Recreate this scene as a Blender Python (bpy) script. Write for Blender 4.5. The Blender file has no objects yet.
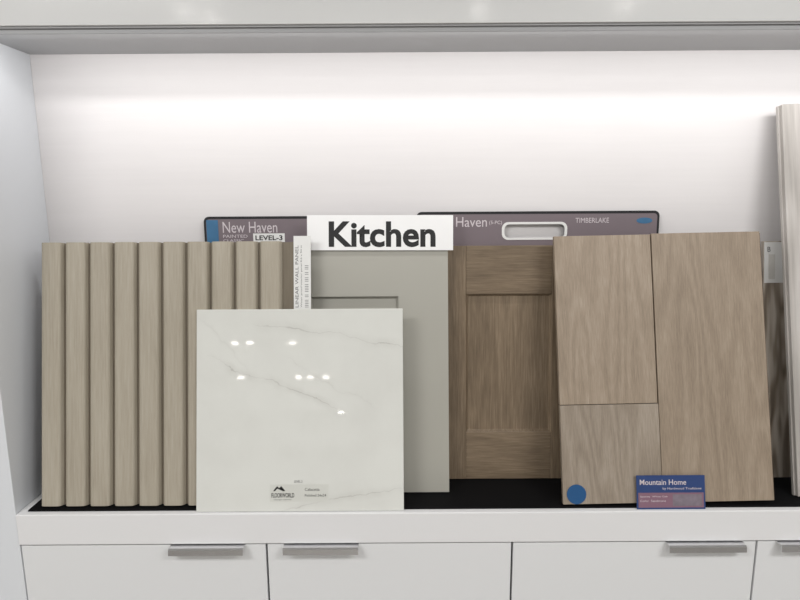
import bpy, bmesh, math, random
from mathutils import Matrix, Vector
random.seed(4)
scene = bpy.context.scene
try:
    scene.view_settings.view_transform = 'Standard'
    scene.view_settings.look = 'None'
except Exception: pass

def lin(c):
    r = []
    for v in c:
        v = v/255.0
        r.append(v/12.92 if v <= 0.04045 else ((v+0.055)/1.055)**2.4)
    return (r[0], r[1], r[2], 1.0)

# ------------------------------------------------------------ materials
def newmat(name):
    m = bpy.data.materials.new(name); m.use_nodes = True
    nt = m.node_tree
    return m, nt, nt.nodes['Principled BSDF']

def plain(name, col, rough=0.5, metal=0.0, spec=0.5, bump=0.0, bscale=200, mottled=0.03):
    m, nt, p = newmat(name)
    p.inputs['Roughness'].default_value = rough
    p.inputs['Metallic'].default_value = metal
    p.inputs['Specular IOR Level'].default_value = spec
    tc = nt.nodes.new('ShaderNodeTexCoord')
    n = nt.nodes.new('ShaderNodeTexNoise'); n.inputs['Scale'].default_value = bscale
    n.inputs['Detail'].default_value = 3
    nt.links.new(tc.outputs['Object'], n.inputs['Vector'])
    mx = nt.nodes.new('ShaderNodeMix'); mx.data_type = 'RGBA'
    c = lin(col)
    mx.inputs['A'].default_value = tuple(v*(1-mottled) for v in c[:3])+(1,)
    mx.inputs['B'].default_value = tuple(min(1, v*(1+mottled)) for v in c[:3])+(1,)
    nt.links.new(n.outputs['Fac'], mx.inputs['Factor'])
    nt.links.new(mx.outputs['Result'], p.inputs['Base Color'])
    if bump:
        b = nt.nodes.new('ShaderNodeBump'); b.inputs['Strength'].default_value = bump
        b.inputs['Distance'].default_value = 0.001
        nt.links.new(n.outputs['Fac'], b.inputs['Height'])
        nt.links.new(b.outputs['Normal'], p.inputs['Normal'])
    return m

def emis(name, col, s):
    m, nt, p = newmat(name)
    p.inputs['Base Color'].default_value = lin(col)
    p.inputs['Emission Color'].default_value = lin(col)
    p.inputs['Emission Strength'].default_value = s
    return m

def wood(name, c_dark, c_mid, c_light, horiz=False, fine=160, ring=0.35, rough=0.5, bump=0.25, seed=0.0, spec=0.35, ringscale=3.0, ringfreq=38, broad=.3, stretch=.035):
    m, nt, p = newmat(name)
    N, L = nt.nodes, nt.links
    p.inputs['Roughness'].default_value = rough
    p.inputs['Specular IOR Level'].default_value = spec
    tc = N.new('ShaderNodeTexCoord')
    def mapped(sx, sy, sz, off):
        mp = N.new('ShaderNodeMapping')
        mp.inputs['Scale'].default_value = (sz, sy, sx) if horiz else (sx, sy, sz)
        mp.inputs['Location'].default_value = (off, off*1.7, off*.6)
        L.new(tc.outputs['Object'], mp.inputs['Vector']); return mp
    n1 = N.new('ShaderNodeTexNoise'); n1.inputs['Scale'].default_value = 1; n1.inputs['Detail'].default_value = 2
    n1.inputs['Distortion'].default_value = 0.1
    L.new(mapped(ringscale*2.2, 4, ringscale*0.35, seed).outputs[0], n1.inputs['Vector'])
    mu = N.new('ShaderNodeMath'); mu.operation = 'MULTIPLY'; mu.inputs[1].default_value = ringfreq
    L.new(n1.outputs['Fac'], mu.inputs[0])
    sn = N.new('ShaderNodeMath'); sn.operation = 'SINE'; L.new(mu.outputs[0], sn.inputs[0])
    s2 = N.new('ShaderNodeMapRange'); s2.inputs[1].default_value = -1; s2.inputs[2].default_value = 1
    L.new(sn.outputs[0], s2.inputs[0])
    n2 = N.new('ShaderNodeTexNoise'); n2.inputs['Scale'].default_value = 1; n2.inputs['Detail'].default_value = 4
    n2.inputs['Roughness'].default_value = .65
    L.new(mapped(fine, fine, fine*stretch, seed+3).outputs[0], n2.inputs['Vector'])
    n3 = N.new('ShaderNodeTexNoise'); n3.inputs['Scale'].default_value = 1; n3.inputs['Detail'].default_value = 2
    L.new(mapped(9, 9, 2.2, seed+9).outputs[0], n3.inputs['Vector'])
    a = N.new('ShaderNodeMix'); a.data_type = 'FLOAT'; a.inputs['Factor'].default_value = ring
    L.new(n2.outputs['Fac'], a.inputs['A']); L.new(s2.outputs[0], a.inputs['B'])
    b = N.new('ShaderNodeMix'); b.data_type = 'FLOAT'; b.inputs['Factor'].default_value = broad
    L.new(a.outputs['Result'], b.inputs['A']); L.new(n3.outputs['Fac'], b.inputs['B'])
    cr = N.new('ShaderNodeValToRGB')
    e = cr.color_ramp.elements
    e[0].position = .28; e[0].color = lin(c_dark)
    e[1].position = .72; e[1].color = lin(c_light)
    k = e.new(.5); k.color = lin(c_mid)
    L.new(b.outputs['Result'], cr.inputs['Fac'])
    L.new(cr.outputs['Color'], p.inputs['Base Color'])
    if bump:
        bp = N.new('ShaderNodeBump'); bp.inputs['Strength'].default_value = bump
        bp.inputs['Distance'].default_value = 0.0006
        L.new(n2.outputs['Fac'], bp.inputs['Height']); L.new(bp.outputs['Normal'], p.inputs['Normal'])
    return m

def veined_tile(name, base, vein, lines, rough=.03):
    """glossy porcelain: thin wandering veins along z = b + a*x between x0..x1"""
    m, nt, p = newmat(name); N, L = nt.nodes, nt.links
    p.inputs['Roughness'].default_value = rough
    p.inputs['Specular IOR Level'].default_value = .6
    tc = N.new('ShaderNodeTexCoord'); sp = N.new('ShaderNodeSeparateXYZ'); L.new(tc.outputs['Object'], sp.inputs[0])
    def math_(op, a, b=None, c=None):
        n = N.new('ShaderNodeMath'); n.operation = op
        for i, v in enumerate((a, b, c)):
            if v is None: continue
            if isinstance(v, (int, float)): n.inputs[i].default_value = v
            else: L.new(v, n.inputs[i])
        return n.outputs[0]
    def noise(sc, off, det=4):
        v = N.new('ShaderNodeVectorMath'); v.operation = 'ADD'; v.inputs[1].default_value = (off, off*.7, off*1.3)
        L.new(tc.outputs['Object'], v.inputs[0])
        n = N.new('ShaderNodeTexNoise'); n.inputs['Scale'].default_value = sc; n.inputs['Detail'].default_value = det
        n.inputs['Roughness'].default_value = .6
        L.new(v.outputs[0], n.inputs['Vector']); return n.outputs['Fac']
    total = None
    for i, (a, b, x0, x1, amp, w, st) in enumerate(lines):
        f = math_('SUBTRACT', sp.outputs['Z'], math_('MULTIPLY_ADD', sp.outputs['X'], a, b))
        f = math_('ADD', f, math_('MULTIPLY', math_('SUBTRACT', noise(7, 3.1*i+1, 6), .5), amp))
        d = math_('ABSOLUTE', f)
        mr = N.new('ShaderNodeMapRange'); mr.interpolation_type = 'SMOOTHSTEP'
        mr.inputs[1].default_value = 0; mr.inputs[3].default_value = 1; mr.inputs[4].default_value = 0
        L.new(math_('MULTIPLY', noise(16, i*5+2), w*2), mr.inputs[2]); L.new(d, mr.inputs[0])
        halo = N.new('ShaderNodeMapRange'); halo.interpolation_type = 'SMOOTHSTEP'
        halo.inputs[1].default_value = 0; halo.inputs[2].default_value = w*9
        halo.inputs[3].default_value = .25; halo.inputs[4].default_value = 0; L.new(d, halo.inputs[0])
        v = math_('MAXIMUM', mr.outputs[0], halo.outputs[0])
        for lo, hi, s in ((x0, x0+.05, 0), (x1-.05, x1, 1)):
            k = N.new('ShaderNodeMapRange'); k.inputs[1].default_value = lo; k.inputs[2].default_value = hi
            k.inputs[3].default_value = s; k.inputs[4].default_value = 1-s
            L.new(sp.outputs['X'], k.inputs[0]); v = math_('MULTIPLY', v, k.outputs[0])
        brk = N.new('ShaderNodeMapRange'); brk.inputs[1].default_value = .35; brk.inputs[2].default_value = .6
        brk.inputs[3].default_value = .25; brk.inputs[4].default_value = 1
        L.new(noise(12, i*9+4, 2), brk.inputs[0])
        v = math_('MULTIPLY', math_('MULTIPLY', v, brk.outputs[0]), st)
        total = v if total is None else math_('MAXIMUM', total, v)
    cl = N.new('ShaderNodeMapRange'); cl.inputs[1].default_value = .4; cl.inputs[2].default_value = .7
    cl.inputs[3].default_value = 0; cl.inputs[4].default_value = .10; L.new(noise(5, 20, 5), cl.inputs[0])
    total = math_('MINIMUM', math_('ADD', total, cl.outputs[0]), 1)
    mx = N.new('ShaderNodeMix'); mx.data_type = 'RGBA'
    mx.inputs['A'].default_value = lin(base); mx.inputs['B'].default_value = lin(vein)
    L.new(total, mx.inputs['Factor']); L.new(mx.outputs['Result'], p.inputs['Base Color'])
    return m

M_wall = wood('white_laminate_wall', (218,215,215), (220,217,217), (222,219,219), horiz=True, fine=110, ring=.15, rough=.5, bump=.03)
M_lam = plain('white_laminate', (222,223,224), .35, bump=.05, bscale=300, mottled=.01)
M_side = plain('side_laminate', (218,221,225), .4, bump=.05, bscale=300, mottled=.01)
M_shelf = plain('shelf_laminate', (226,226,227), .3, mottled=.01)
M_soffit = plain('soffit_laminate_shaded', (174,175,177), .5, mottled=.01)  # greyer than the other laminates: shade on the underside put into the colour
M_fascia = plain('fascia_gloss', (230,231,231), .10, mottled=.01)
M_dark = plain('dark_gap', (40,40,42), .8)
M_room = plain('room_paint', (205,204,202), .8)
M_ceil = plain('ceiling_paint', (225,225,223), .85)
M_floor = plain('floor_tile', (160,156,150), .4, bscale=6, mottled=.1)
M_mat = plain('black_mat', (9,9,11), .75, spec=.15, bump=.6, bscale=500, mottled=.5)
M_chrome = plain('brushed_chrome', (215,215,217), .2, metal=1.0)
M_white = plain('white_card', (238,238,238), .5, mottled=.0)
M_label = plain('paper_label', (222,222,220), .55, mottled=.01)
M_black = plain('black_print', (14,14,16), .5)
M_grey = plain('grey_print', (95,95,98), .5)
M_sage = plain('warm_grey_paint', (165,163,154), .42, mottled=.012, bscale=8)
M_border = plain('board_border', (24,24,28), .4)
M_mauve = plain('board_mauve', (116,105,110), .45, mottled=.03, bscale=6)
M_blue = plain('board_blue', (58,108,146), .45, mottled=.25, bscale=30)
M_pale = plain('pale_print', (205,196,200), .5)
M_navy = plain('navy_print', (38,62,112), .45)
M_cardm = plain('card_mauve', (128,96,112), .45)
M_dot = plain('blue_sticker', (20,76,124), .45)
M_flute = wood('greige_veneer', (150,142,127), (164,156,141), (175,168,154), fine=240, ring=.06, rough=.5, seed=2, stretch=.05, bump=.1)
M_fbase = wood('greige_veneer_groove_shade', (108,99,85), (116,107,93), (126,117,103), fine=240, ring=.05, rough=.6, seed=5, stretch=.05, bump=.1)  # darker copy of the slat veneer: groove shade put into the backer colour
OAKC = ((96,83,67), (121,105,86), (146,129,108))
M_oak = wood('stained_oak', *OAKC, fine=300, ring=.10, rough=.4, seed=1.3, bump=.35, stretch=.05, broad=.25, ringfreq=60)
M_oakh = wood('stained_oak_rail', *OAKC, horiz=True, fine=300, ring=.10, rough=.4, seed=4.1, bump=.35, stretch=.05, broad=.25)
M_pl = [wood('plank_oak_%d'%i, c[0], c[1], c[2], fine=400, ring=rg, rough=.5, seed=s, bump=.5, ringscale=rs, stretch=.07, broad=.25, ringfreq=rf)
        for i, (c, s, rs, rg, rf) in enumerate([
          (((131,117,101),(151,136,119),(169,155,139)), 11.0, 3.2, .16, 80),
          (((125,114,101),(144,132,118),(162,151,138)), 23.0, 4.0, .20, 70),
          (((129,115,99),(147,132,115),(164,150,133)), 37.0, 2.4, .16, 100)])]
M_edge = plain('plank_edge', (84,68,54), .7)
M_tall = wood('whitewashed_wood', (150,145,140), (182,177,172), (202,198,194), fine=120, ring=.3, rough=.5, seed=8)
M_marble = veined_tile('white_marble', (217,218,213), (146,142,136), [
    (-.42, .185, -.48, -.14, .10, .0022, .6),
    (-.15, .405, -.37, .02, .07, .0024, .5),
    (-.55, .215, -.30, -.05, .10, .0012, .3),
    (.17, .052, -.30, .02, .06, .0020, .55),
    (-.9, .02, -.51, -.36, .10, .0012, .3)])
M_trav = wood('beige_stone', (100,88,76), (156,145,132), (206,198,188), fine=50, ring=.35, rough=.35, seed=4, bump=.1, ringscale=8)
M_led = emis('lamp_glow', (255,250,244), 22)
M_alu = plain('aluminium', (170,170,172), .35, metal=1)

# ------------------------------------------------------------ geometry
def link(o, parent=None, mat=None):
    scene.collection.objects.link(o)
    if mat: o.data.materials.append(mat)
    if parent: o.parent = parent
    return o

def empty(name, mtx=None):
    e = bpy.data.objects.new(name, None); e.empty_display_size = .05
    scene.collection.objects.link(e)
    if mtx is not None: e.matrix_world = mtx
    return e

def bm_box(bm, x0, x1, y0, y1, z0, z1):
    vs = [bm.verts.new((x, y, z)) for x in (x0, x1) for y in (y0, y1) for z in (z0, z1)]
    for f in [(0,1,3,2),(4,6,7,5),(0,4,5,1),(2,3,7,6),(0,2,6,4),(1,5,7,3)]:
        bm.faces.new([vs[i] for i in f])

def boxes(name, lst, mat, parent=None, bevel=0.0, seg=2):
    me = bpy.data.meshes.new(name); bm = bmesh.new()
    for b in lst: bm_box(bm, *b)
    bmesh.ops.recalc_face_normals(bm, faces=bm.faces)
    if bevel:
        bmesh.ops.bevel(bm, geom=list(bm.edges), offset=bevel, segments=seg, profile=.5, affect='EDGES')
    bm.to_mesh(me); bm.free()
    return link(bpy.data.objects.new(name, me), parent, mat)

def box(name, x0, x1, y0, y1, z0, z1, mat, parent=None, bevel=0.0):
    return boxes(name, [(x0, x1, y0, y1, z0, z1)], mat, parent, bevel)

def prism(name, pts, axis, a0, a1, mat, parent=None, bevel=0.0):
    """extrude a polygon. axis 'z': pts are (x,y); axis 'x': pts are (y,z)."""
    me = bpy.data.meshes.new(name); bm = bmesh.new()
    mk = (lambda p, a: (p[0], p[1], a)) if axis == 'z' else (lambda p, a: (a, p[0], p[1]))
    A = [bm.verts.new(mk(p, a0)) for p in pts]; B = [bm.verts.new(mk(p, a1)) for p in pts]
    n = len(pts)
    bm.faces.new(A); bm.faces.new(B[::-1])
    for i in range(n): bm.faces.new([A[i], A[(i+1) % n], B[(i+1) % n], B[i]])
    bmesh.ops.recalc_face_normals(bm, faces=bm.faces)
    if bevel: bmesh.ops.bevel(bm, geom=list(bm.edges), offset=bevel, segments=2, profile=.5, affect='EDGES')
    bm.to_mesh(me); bm.free()
    return link(bpy.data.objects.new(name, me), parent, mat)

def rr(x0, x1, z0, z1, r, n=6):
    pts = []
    for cx, cz, a in ((x1-r, z1-r, 0), (x0+r, z1-r, 90), (x0+r, z0+r, 180), (x1-r, z0+r, 270)):
        for i in range(n+1):
            t = math.radians(a+90*i/n); pts.append((cx+r*math.cos(t), cz+r*math.sin(t)))
    return pts

def plate(name, outer, holes, y0, y1, mat, parent=None):
    """flat plate in the XZ plane with holes, thickness y0..y1"""
    cu = bpy.data.curves.new(name, 'CURVE'); cu.dimensions = '2D'; cu.fill_mode = 'BOTH'
    cu.extrude = (y1-y0)/2
    for loop in [outer]+holes:
        sp = cu.splines.new('POLY'); sp.points.add(len(loop)-1)
        for i, p in enumerate(loop): sp.points[i].co = (p[0], p[1], 0, 1)
        sp.use_cyclic_u = True
    tmp = bpy.data.objects.new('tmp', cu); scene.collection.objects.link(tmp)
    bpy.context.view_layer.update()
    me = bpy.data.meshes.new_from_object(tmp.evaluated_get(bpy.context.evaluated_depsgraph_get()))
    bpy.data.objects.remove(tmp); me.name = name
    ym = (y0+y1)/2
    for v in me.vertices:
        x, z, d = v.co; v.co = (x, ym-d, z)
    me.materials.clear()
    return link(bpy.data.objects.new(name, me), parent, mat)

def text(name, s, x0, x1, z0, z1, y, mat, parent=None, bold=0.0, rot90=False):
    cu = bpy.data.curves.new(name, 'FONT'); cu.body = s; cu.size = 1; cu.offset = bold; cu.resolution_u = 4
    tmp = bpy.data.objects.new('tmp', cu); scene.collection.objects.link(tmp)
    bpy.context.view_layer.update()
    me = bpy.data.meshes.new_from_object(tmp.evaluated_get(bpy.context.evaluated_depsgraph_get()))
    bpy.data.objects.remove(tmp); me.name = name
    co = [v.co.copy() for v in me.vertices]
    if rot90: co = [Vector((-c.y, c.x, 0)) for c in co]
    ax, bx = min(c.x for c in co), max(c.x for c in co)
    ay, by = min(c.y for c in co), max(c.y for c in co)
    for v, c in zip(me.vertices, co):
        v.co = (x0+(c.x-ax)/(bx-ax)*(x1-x0), y, z0+(c.y-ay)/(by-ay)*(z1-z0))
    me.materials.clear()
    return link(bpy.data.objects.new(name, me), parent, mat)

def leaning(name, x, y, z, dy, dz, roll=0.0, thick=0.0):
    """empty at the front bottom edge; thick lifts it so the rear bottom edge rests on the surface"""
    lean = math.atan2(dy, dz)
    m = Matrix.Translation((x, y, z+thick*math.sin(lean)+.0003)) @ Matrix.Rotation(-lean, 4, 'X') @ Matrix.Rotation(math.radians(roll), 4, 'Y')
    return empty(name, m), math.hypot(dy, dz)

# ------------------------------------------------------------ room shell
FR, BK = 1.35, 1.62          # cabinet face and niche back
LW, RW = -0.942, 1.56        # niche sides
SH, SO = 0.90, 2.022         # shelf top and niche soffit
RX0, RX1, RY0, CZ = -3.6, 3.6, -5.2, 2.9
box('floor', RX0-.1, RX1+.1, RY0-.1, BK+.2, -.1, 0, M_floor)
box('ceiling', RX0-.1, RX1+.1, RY0-.1, BK+.2, CZ, CZ+.1, M_ceil)
box('wall_left', RX0-.1, RX0, RY0, BK+.2, 0, CZ, M_room)
box('wall_right', RX1, RX1+.1, RY0, BK+.2, 0, CZ, M_room)
box('wall_front', RX0, RX1, RY0-.1, RY0, 0, CZ, M_room)
box('wall_back', RX0, RX1, BK, BK+.1, 0, CZ, M_wall)

# niche surround: tall white cabinets either side
box('tall_side_cabinet', RX0+.01, LW, FR+.004, BK-.0005, .001, CZ-.001, M_side, bevel=.001)
box('tall_side_cabinet.001', RW, RX1-.01, FR+.004, BK-.0005, .001, CZ-.001, M_side, bevel=.0015)
fas = empty('upper_cabinet')
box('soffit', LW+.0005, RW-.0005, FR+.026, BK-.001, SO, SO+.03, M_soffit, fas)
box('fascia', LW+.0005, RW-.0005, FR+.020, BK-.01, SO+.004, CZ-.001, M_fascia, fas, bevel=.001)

# shelf
box('shelf', LW+.0005, RW-.0005, FR, BK-.001, SH-.08, SH, M_shelf, bevel=.002)
box('black_shelf_mat', LW+.022, RW-.01, FR+.016, BK-.004, SH, SH+.004, M_mat, bevel=.001)

# base cabinet
cab = empty('base_cabinet')
box('carcass', LW+.001, RW-.001, FR+.03, BK-.001, .1, SH-.081, M_lam, cab)
box('gap_shade_sheet', LW+.001, RW-.001, FR+.026, FR+.0295, .1, SH-.081, M_dark, cab)  # added dark sheet before the white carcass, paints the shade in the door gaps
box('toe_kick', LW+.001, RW-.001, FR+.08, BK-.001, .001, .099, M_dark, cab)
gaps = [LW-.0005, -.334, .274, .879, 1.485]
hx = [(-.568, -.386), (-.289, -.106), (.652, .840), (.925, 1.113)]
for i in range(4):
    x0 = gaps[i]+.0024; x1 = min(gaps[i+1]-.0024, RW-.002)
    box('door_front_%d' % (i+1), x0, x1, FR+.006, FR+.0255, .105, SH-.0850, M_lam, cab, bevel=.0015)
    a, b = hx[i]
    zt = SH-.0843
    y = FR+.0055
    pts = [(y+.012, zt), (y+.012, zt+.002), (y-.020, zt+.002), (y-.024, zt-.001), (y-.0265, zt-.014),
           (y-.0245, zt-.014), (y-.0215, zt-.002), (y-.019, zt)]
    prism('tab_pull_%d' % (i+1), pts, 'x', a, b, M_chrome, cab)

# ------------------------------------------------------------ fluted panel
MT = SH+.004
e, h = leaning('fluted_panel_sample', 0, 1.375, MT, .120, .643, 0, .0255)
slat = bpy.data.meshes.new('slats')
X0 = -.896; pitch = .0607; bw = .0550
bm = bmesh.new()
for i in range(10):
    a = X0+i*pitch; b = a+bw
    pts = [(a, .0155), (a, .0125), (a+.0035, .0045), (a+.0062, .0018), (a+.011, .0004), (a+.022, 0), (b-.022, 0), (b-.011, .0004),
           (b-.0062, .0018), (b-.0035, .0045), (b, .0125), (b, .0155)]
    n = len(pts)
    A = [bm.verts.new((p[0], p[1], .0)) for p in pts]; B = [bm.verts.new((p[0], p[1], h)) for p in pts]
    bm.faces.new(A); bm.faces.new(B[::-1])
    for k in range(n): bm.faces.new([A[k], A[(k+1) % n], B[(k+1) % n], B[k]])
bmesh.ops.recalc_face_normals(bm, faces=bm.faces); bm.to_mesh(slat); bm.free()
link(bpy.data.objects.new('slats', slat), e, M_flute)
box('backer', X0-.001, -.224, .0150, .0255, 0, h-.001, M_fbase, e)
box('side_label', -.266, -.223, .0125, .0149, h-.175, h+.014, M_label, e)
text('label_print', 'LINEAR WALL PANEL', -.262, -.254, h-.165, h-.01, .0122, M_grey, e, rot90=True)
text('label_print_small', 'Water proof interior panel 8.6 x 94 in', -.249, -.244, h-.165, h-.01, .0122, M_grey, e, rot90=True)
text('label_print_code', '||||| || ||||| ||| || |||', -.238, -.229, h-.165, h-.06, .0122, M_grey, e, rot90=True)

# ------------------------------------------------------------ marble tile
e, h = leaning('marble_tile_sample', 0, 1.358, SH, .098, .486, 0, .004)
box('tile', -.5025, .0065, 0, .011, 0, h, M_marble, e, bevel=.0012)
lz = .030
box('label', -.322, -.178, -.0004, 0, lz-.006, lz+.036, plain('tile_label', (205,206,200), .3, mottled=0), e)
o = prism('logo_roof', [(-.314, lz+.020), (-.304, lz+.032), (-.299, lz+.027), (-.294, lz+.032), (-.284, lz+.020), (-.290, lz+.020), (-.299, lz+.024), (-.304, lz+.026), (-.309, lz+.020)], 'z', 0, .0003, M_black, e)
for v in o.data.vertices:
    x, z, y = v.co; v.co = (x, -.0006-y, z)
text('logo_print', 'FLOORWORLD', -.318, -.262, lz+.004, lz+.015, -.0006, M_black, e, bold=.02)
text('logo_print_sub', 'design center', -.312, -.268, lz-.003, lz+.001, -.0006, M_grey, e)
text('tile_code', 'Calacatta', -.236, -.200, lz+.020, lz+.027, -.0006, M_black, e)
text('tile_name', 'Polished 24x24', -.236, -.184, lz+.006, lz+.012, -.0006, M_black, e)
text('tile_mark', 'LEVEL 2', -.262, -.242, lz+.040, lz+.046, -.0006, M_grey, e)

# ------------------------------------------------------------ cabinet doors
def shaker(name, xl, xr, y, dy, dz, ms, mr, st=.128, painted=False):
    e, h = leaning(name, 0, y, MT, dy, dz, 0, .02)
    T = .02
    a, b, c, d = xl+st, xr-st, st, h-st
    if painted:
        plate('frame', [(xl, 0), (xr, 0), (xr, h), (xl, h)], [[(a, c), (b, c), (b, d), (a, d)]], 0, T, ms, e)
    else:
        box('stile_left', xl, a, 0, T, 0, h, ms, e, bevel=.0012)
        box('stile_right', b, xr, 0, T, 0, h, ms, e, bevel=.0012)
        box('rail_top', a+.0002, b-.0002, 0.0003, T, d, h, mr, e, bevel=.001)
        box('rail_bottom', a+.0002, b-.0002, 0.0003, T, 0, c, mr, e, bevel=.001)
    box('centre_panel', a-.002, b+.002, .011, .017, c-.002, d+.002, ms, e)
    w = .006
    def strip(n, p):
        me = bpy.data.meshes.new(n); me.from_pydata(p, [], [(0,1,2,3)]); link(bpy.data.objects.new(n, me), e, ms)
    yb, yf = .0108, .004
    strip('bead_top', [(a,yf,d),(b,yf,d),(b-w,yb,d-w),(a+w,yb,d-w)])
    strip('bead_bottom', [(a,yf,c),(a+w,yb,c+w),(b-w,yb,c+w),(b,yf,c)])
    strip('bead_left', [(a,yf,c),(a,yf,d),(a+w,yb,d-w),(a+w,yb,c+w)])
    strip('bead_right', [(b,yf,c),(b-w,yb,c+w),(b-w,yb,d-w),(b,yf,d)])
    return e, h
shaker('cabinet_door_sample', -.36, .124, 1.438, .110, .624, M_sage, M_sage, painted=True)
shaker('cabinet_door_sample.001', .047, .531, 1.512, .068, .624, M_oak, M_oakh)

# ------------------------------------------------------------ kitchen sign
e, h = leaning('kitchen_sign', 0, 1.5395, 1.523, .012, .089, .3)
box('card', -.2375, .137, 0, .0015, 0, h, M_white, e)
text('sign_lettering', 'Kitchen', -.182, .092, .008, .074, -.0004, M_black, e, bold=.028)

# ------------------------------------------------------------ display boards
def board(name, x0, x1, top, holes, y=1.588):
    e, h = leaning(name, 0, y, MT, .018, top-MT)
    plate('board', rr(x0, x1, 0, h, .014), holes, 0, .006, M_border, e)
    plate('printed_face', rr(x0+.006, x1-.006, .006, h-.007, .009), holes, -.0006, .0, M_mauve, e)
    return e, h
e, h = board('display_board', -.520, .020, 1.609, [])
box('blue_band', -.513, -.482, -.0012, -.0006, .05, h-.009, M_blue, e)
text('title', 'New Haven', -.470, -.325, h-.043, h-.014, -.0012, M_pale, e)
text('subtitle', 'PAINTED', -.470, -.405, h-.056, h-.048, -.0012, M_pale, e)
text('subtitle_2', 'CLASSIC', -.470, -.415, h-.067, h-.060, -.0012, M_pale, e)
box('level_label', -.390, -.306, -.0012, -.0006, h-.068, h-.045, M_label, e)
text('level_print', 'LEVEL-3', -.384, -.312, h-.063, h-.050, -.0016, M_black, e, bold=.02)
hz = 1.62-MT
e, h = board('display_board.001', .045, .690, 1.618, [rr(.277, .441, hz-.072, hz-.034, .014)])
plate('handle_rim', rr(.272, .446, h-.075, h-.028, .017), [rr(.279, .439, h-.070, h-.034, .013)], -.0016, -.0006, M_label, e)
text('title', 'Haven', .150, .232, h-.040, h-.014, -.0012, M_pale, e)
text('subtitle', '(5-PC)', .238, .272, h-.036, h-.024, -.0012, M_pale, e)
text('maker', 'TIMBERLAKE', .467, .556, h-.031, h-.018, -.0012, M_pale, e)
plate('blue_oval', [(.650+.021*math.cos(t*math.pi/12), h-.026+.008*math.sin(t*math.pi/12)) for t in range(24)], [], -.0012, -.0006, M_blue, e)

# ------------------------------------------------------------ flooring board
e, h = leaning('flooring_sample', .400, 1.3690, MT, .153, .649, -.85, .019)
W = .520; sx = .244; T = .013
sz = .243
box('plank_a', 0, sx-.0008, 0, T, sz+.0008, h, M_pl[0], e, bevel=.0008)
box('plank_b', 0, sx+.002-.0008, 0, T, 0, sz-.0008, M_pl[1], e, bevel=.0008)
box('plank_c', sx+.0022, W, -.0005, T, 0, h+.002, M_pl[2], e, bevel=.0008)
box('backing', .002, W-.002, T, T+.006, .001, h-.002, M_edge, e)
box('edge_band', W, W+.0012, 0.0005, T+.006, .001, h-.002, M_edge, e)
plate('blue_sticker', [(.033+.024*math.cos(t*math.pi/16), .0245+.024*math.sin(t*math.pi/16)) for t in range(32)], [], -.0012, -.0005, M_dot, e)
ec, hh = leaning('price_card', 0, 1.3590, SH+.0002, .018, .080)
box('card', .578, .746, 0, .0015, 0, hh, M_navy, ec)
box('card_lower', .582, .742, -.0006, -.0001, .004, .040, M_cardm, ec)
box('card_photo', .666, .737, -.0010, -.0006, .008, .036, plain('card_photo', (120,110,120), .5, bscale=60, mottled=.4), ec)
text('card_title', 'Mountain Home', .586, .700, .059, .072, -.0006, M_pale, ec, bold=.01)
text('card_sub', 'by Hardwood Traditions', .642, .737, .046, .053, -.0006, M_pale, ec)
text('card_line', 'Species  White Oak', .586, .654, .028, .033, -.001, M_pale, ec)
text('card_line_b', 'Color  Sandstone', .586, .649, .018, .023, -.001, M_pale, ec)

# ------------------------------------------------------------ right-hand samples
e, h = leaning('stone_slab_sample', 0, 1.488, MT, .088, .622, -.6, .012)
box('slab', .962, 1.22, 0, .012, 0, h, M_trav, e, bevel=.001)
box('cap_label', .964, 1.10, -.0006, 0, h-.11, h-.003, M_label, e)
text('cap_print', 'B', .972, .980, h-.028, h-.015, -.001, M_grey, e)
box('cap_swatch', .975, .992, -.001, -.0006, h-.10, h-.035, plain('swatch', (205,203,198), .4), e)
e, h = leaning('whitewashed_plank_sample', .999, 1.400, MT, .170, .974, -2.1, .026)
box('plank', 0, .20, 0, .026, .0, h, M_tall, e, bevel=.002)
box('plank_tongue', -.004, .0, .010, .018, .001, h-.002, M_tall, e)

# ------------------------------------------------------------ rear display shelving (seen only mirrored in the tile)
sh = empty('display_shelving')
box('shelving_back', -2.6, -.4, RY0+.01, RY0+.03, .3, 2.5, M_lam, sh)
for k in range(5):
    z = .5+k*.45
    box('shelf_board_%d' % k, -2.6, -.4, RY0+.03, RY0+.36, z, z+.03, M_room, sh)
for k in range(3):
    box('upright_%d' % k, -2.6+k*1.085, -2.57+k*1.085, RY0+.03, RY0+.36, .3, 2.5, M_room, sh)
glow = []
for (x, z) in [(-2.2, 2.27), (-2.0, 2.27), (-1.45, 2.27), (-1.2, 1.82), (-1.0, 1.82), (-1.35, 1.82), (-2.1, 1.82), (-.8, 1.37)]:
    glow.append((x, x+.07, RY0+.30, RY0+.34, z, z+.022))
boxes('shelf_lamps', glow, M_led, sh)

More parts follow.
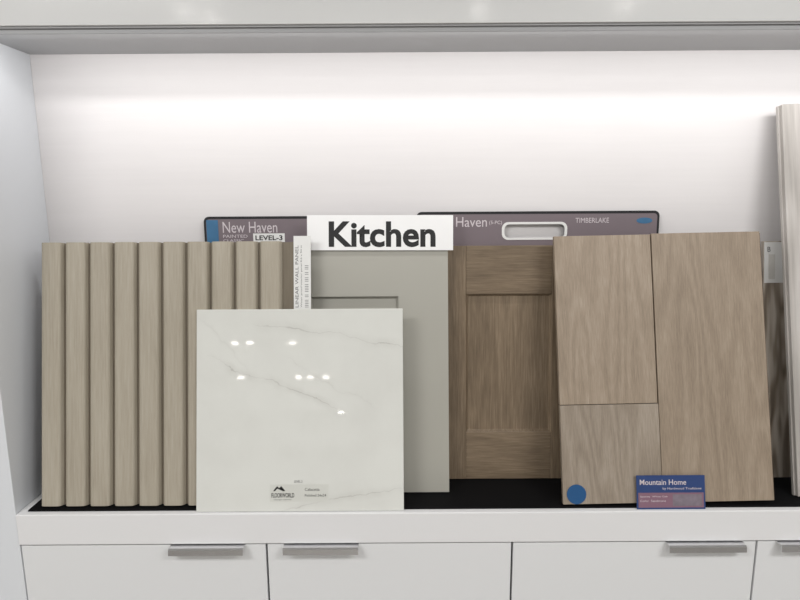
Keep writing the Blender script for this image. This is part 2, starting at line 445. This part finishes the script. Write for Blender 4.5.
# ------------------------------------------------------------ lights
def area(name, loc, n, sx, sy, power, col=(1, 1, 1)):
    l = bpy.data.lights.new(name, 'AREA'); l.shape = 'RECTANGLE'; l.size = sx; l.size_y = sy
    l.energy = power; l.color = col
    o = bpy.data.objects.new(name, l); scene.collection.objects.link(o)
    o.location = loc
    o.rotation_euler = Vector(n).to_track_quat('-Z', 'Y').to_euler()
    return o
prof = empty('led_strip_light')
box('profile', LW+.03, RW-.03, FR+.032, FR+.040, SO-.010, SO-.0005, M_soffit, prof)
l = area('led_emitter', ((LW+RW)/2, FR+.046, SO-.006), (0, .6, -.8), 2.42, .008, 3.8, (1, .99, .985))
l.parent = prof
for i, (x, y) in enumerate([(-1.6, -.7), (1.6, -.7), (0, -3.0)]):
    nm = 'ceiling_light_panel' + ('.%03d' % i if i else '')
    p = empty(nm)
    box('frame', x-.63, x+.63, y-.33, y+.33, CZ-.02, CZ-.0005, M_alu, p)
    a = area('emitter_%d' % i, (x, y, CZ-.022), (0, 0, -1), 1.2, .6, 56, (1, .99, .98)); a.parent = p
for i, (x, y) in enumerate([(-1.45, -1.6), (-1.32, -1.75), (.55, -1.6), (1.5, -1.5), (0, -4.2), (-1.5, -4.2)]):
    nm = 'downlight' + ('.%03d' % i if i else '')
    p = empty(nm)
    for n2, r, z0, z1, mt in (('trim', .065, CZ-.012, CZ-.0005, M_alu), ('lens', .05, CZ-.016, CZ-.0125, M_led)):
        prism(n2, [(x+r*math.cos(t*math.pi/12), y+r*math.sin(t*math.pi/12)) for t in range(24)], 'z', z0, z1, mt, p)

w = bpy.data.worlds.new('World'); scene.world = w; w.use_nodes = True
w.node_tree.nodes['Background'].inputs[0].default_value = (.9, .93, 1, 1)
w.node_tree.nodes['Background'].inputs[1].default_value = .3

# ------------------------------------------------------------ camera
cd = bpy.data.cameras.new('camera'); cd.lens = 27; cd.sensor_width = 36; cd.clip_start = .02
co = bpy.data.objects.new('camera', cd); scene.collection.objects.link(co)
co.matrix_world = Matrix.Translation((0, 0, 1.665)) @ Matrix.Rotation(math.radians(80), 4, 'X') @ Matrix.Rotation(math.radians(-.35), 4, 'Z')
scene.camera = co
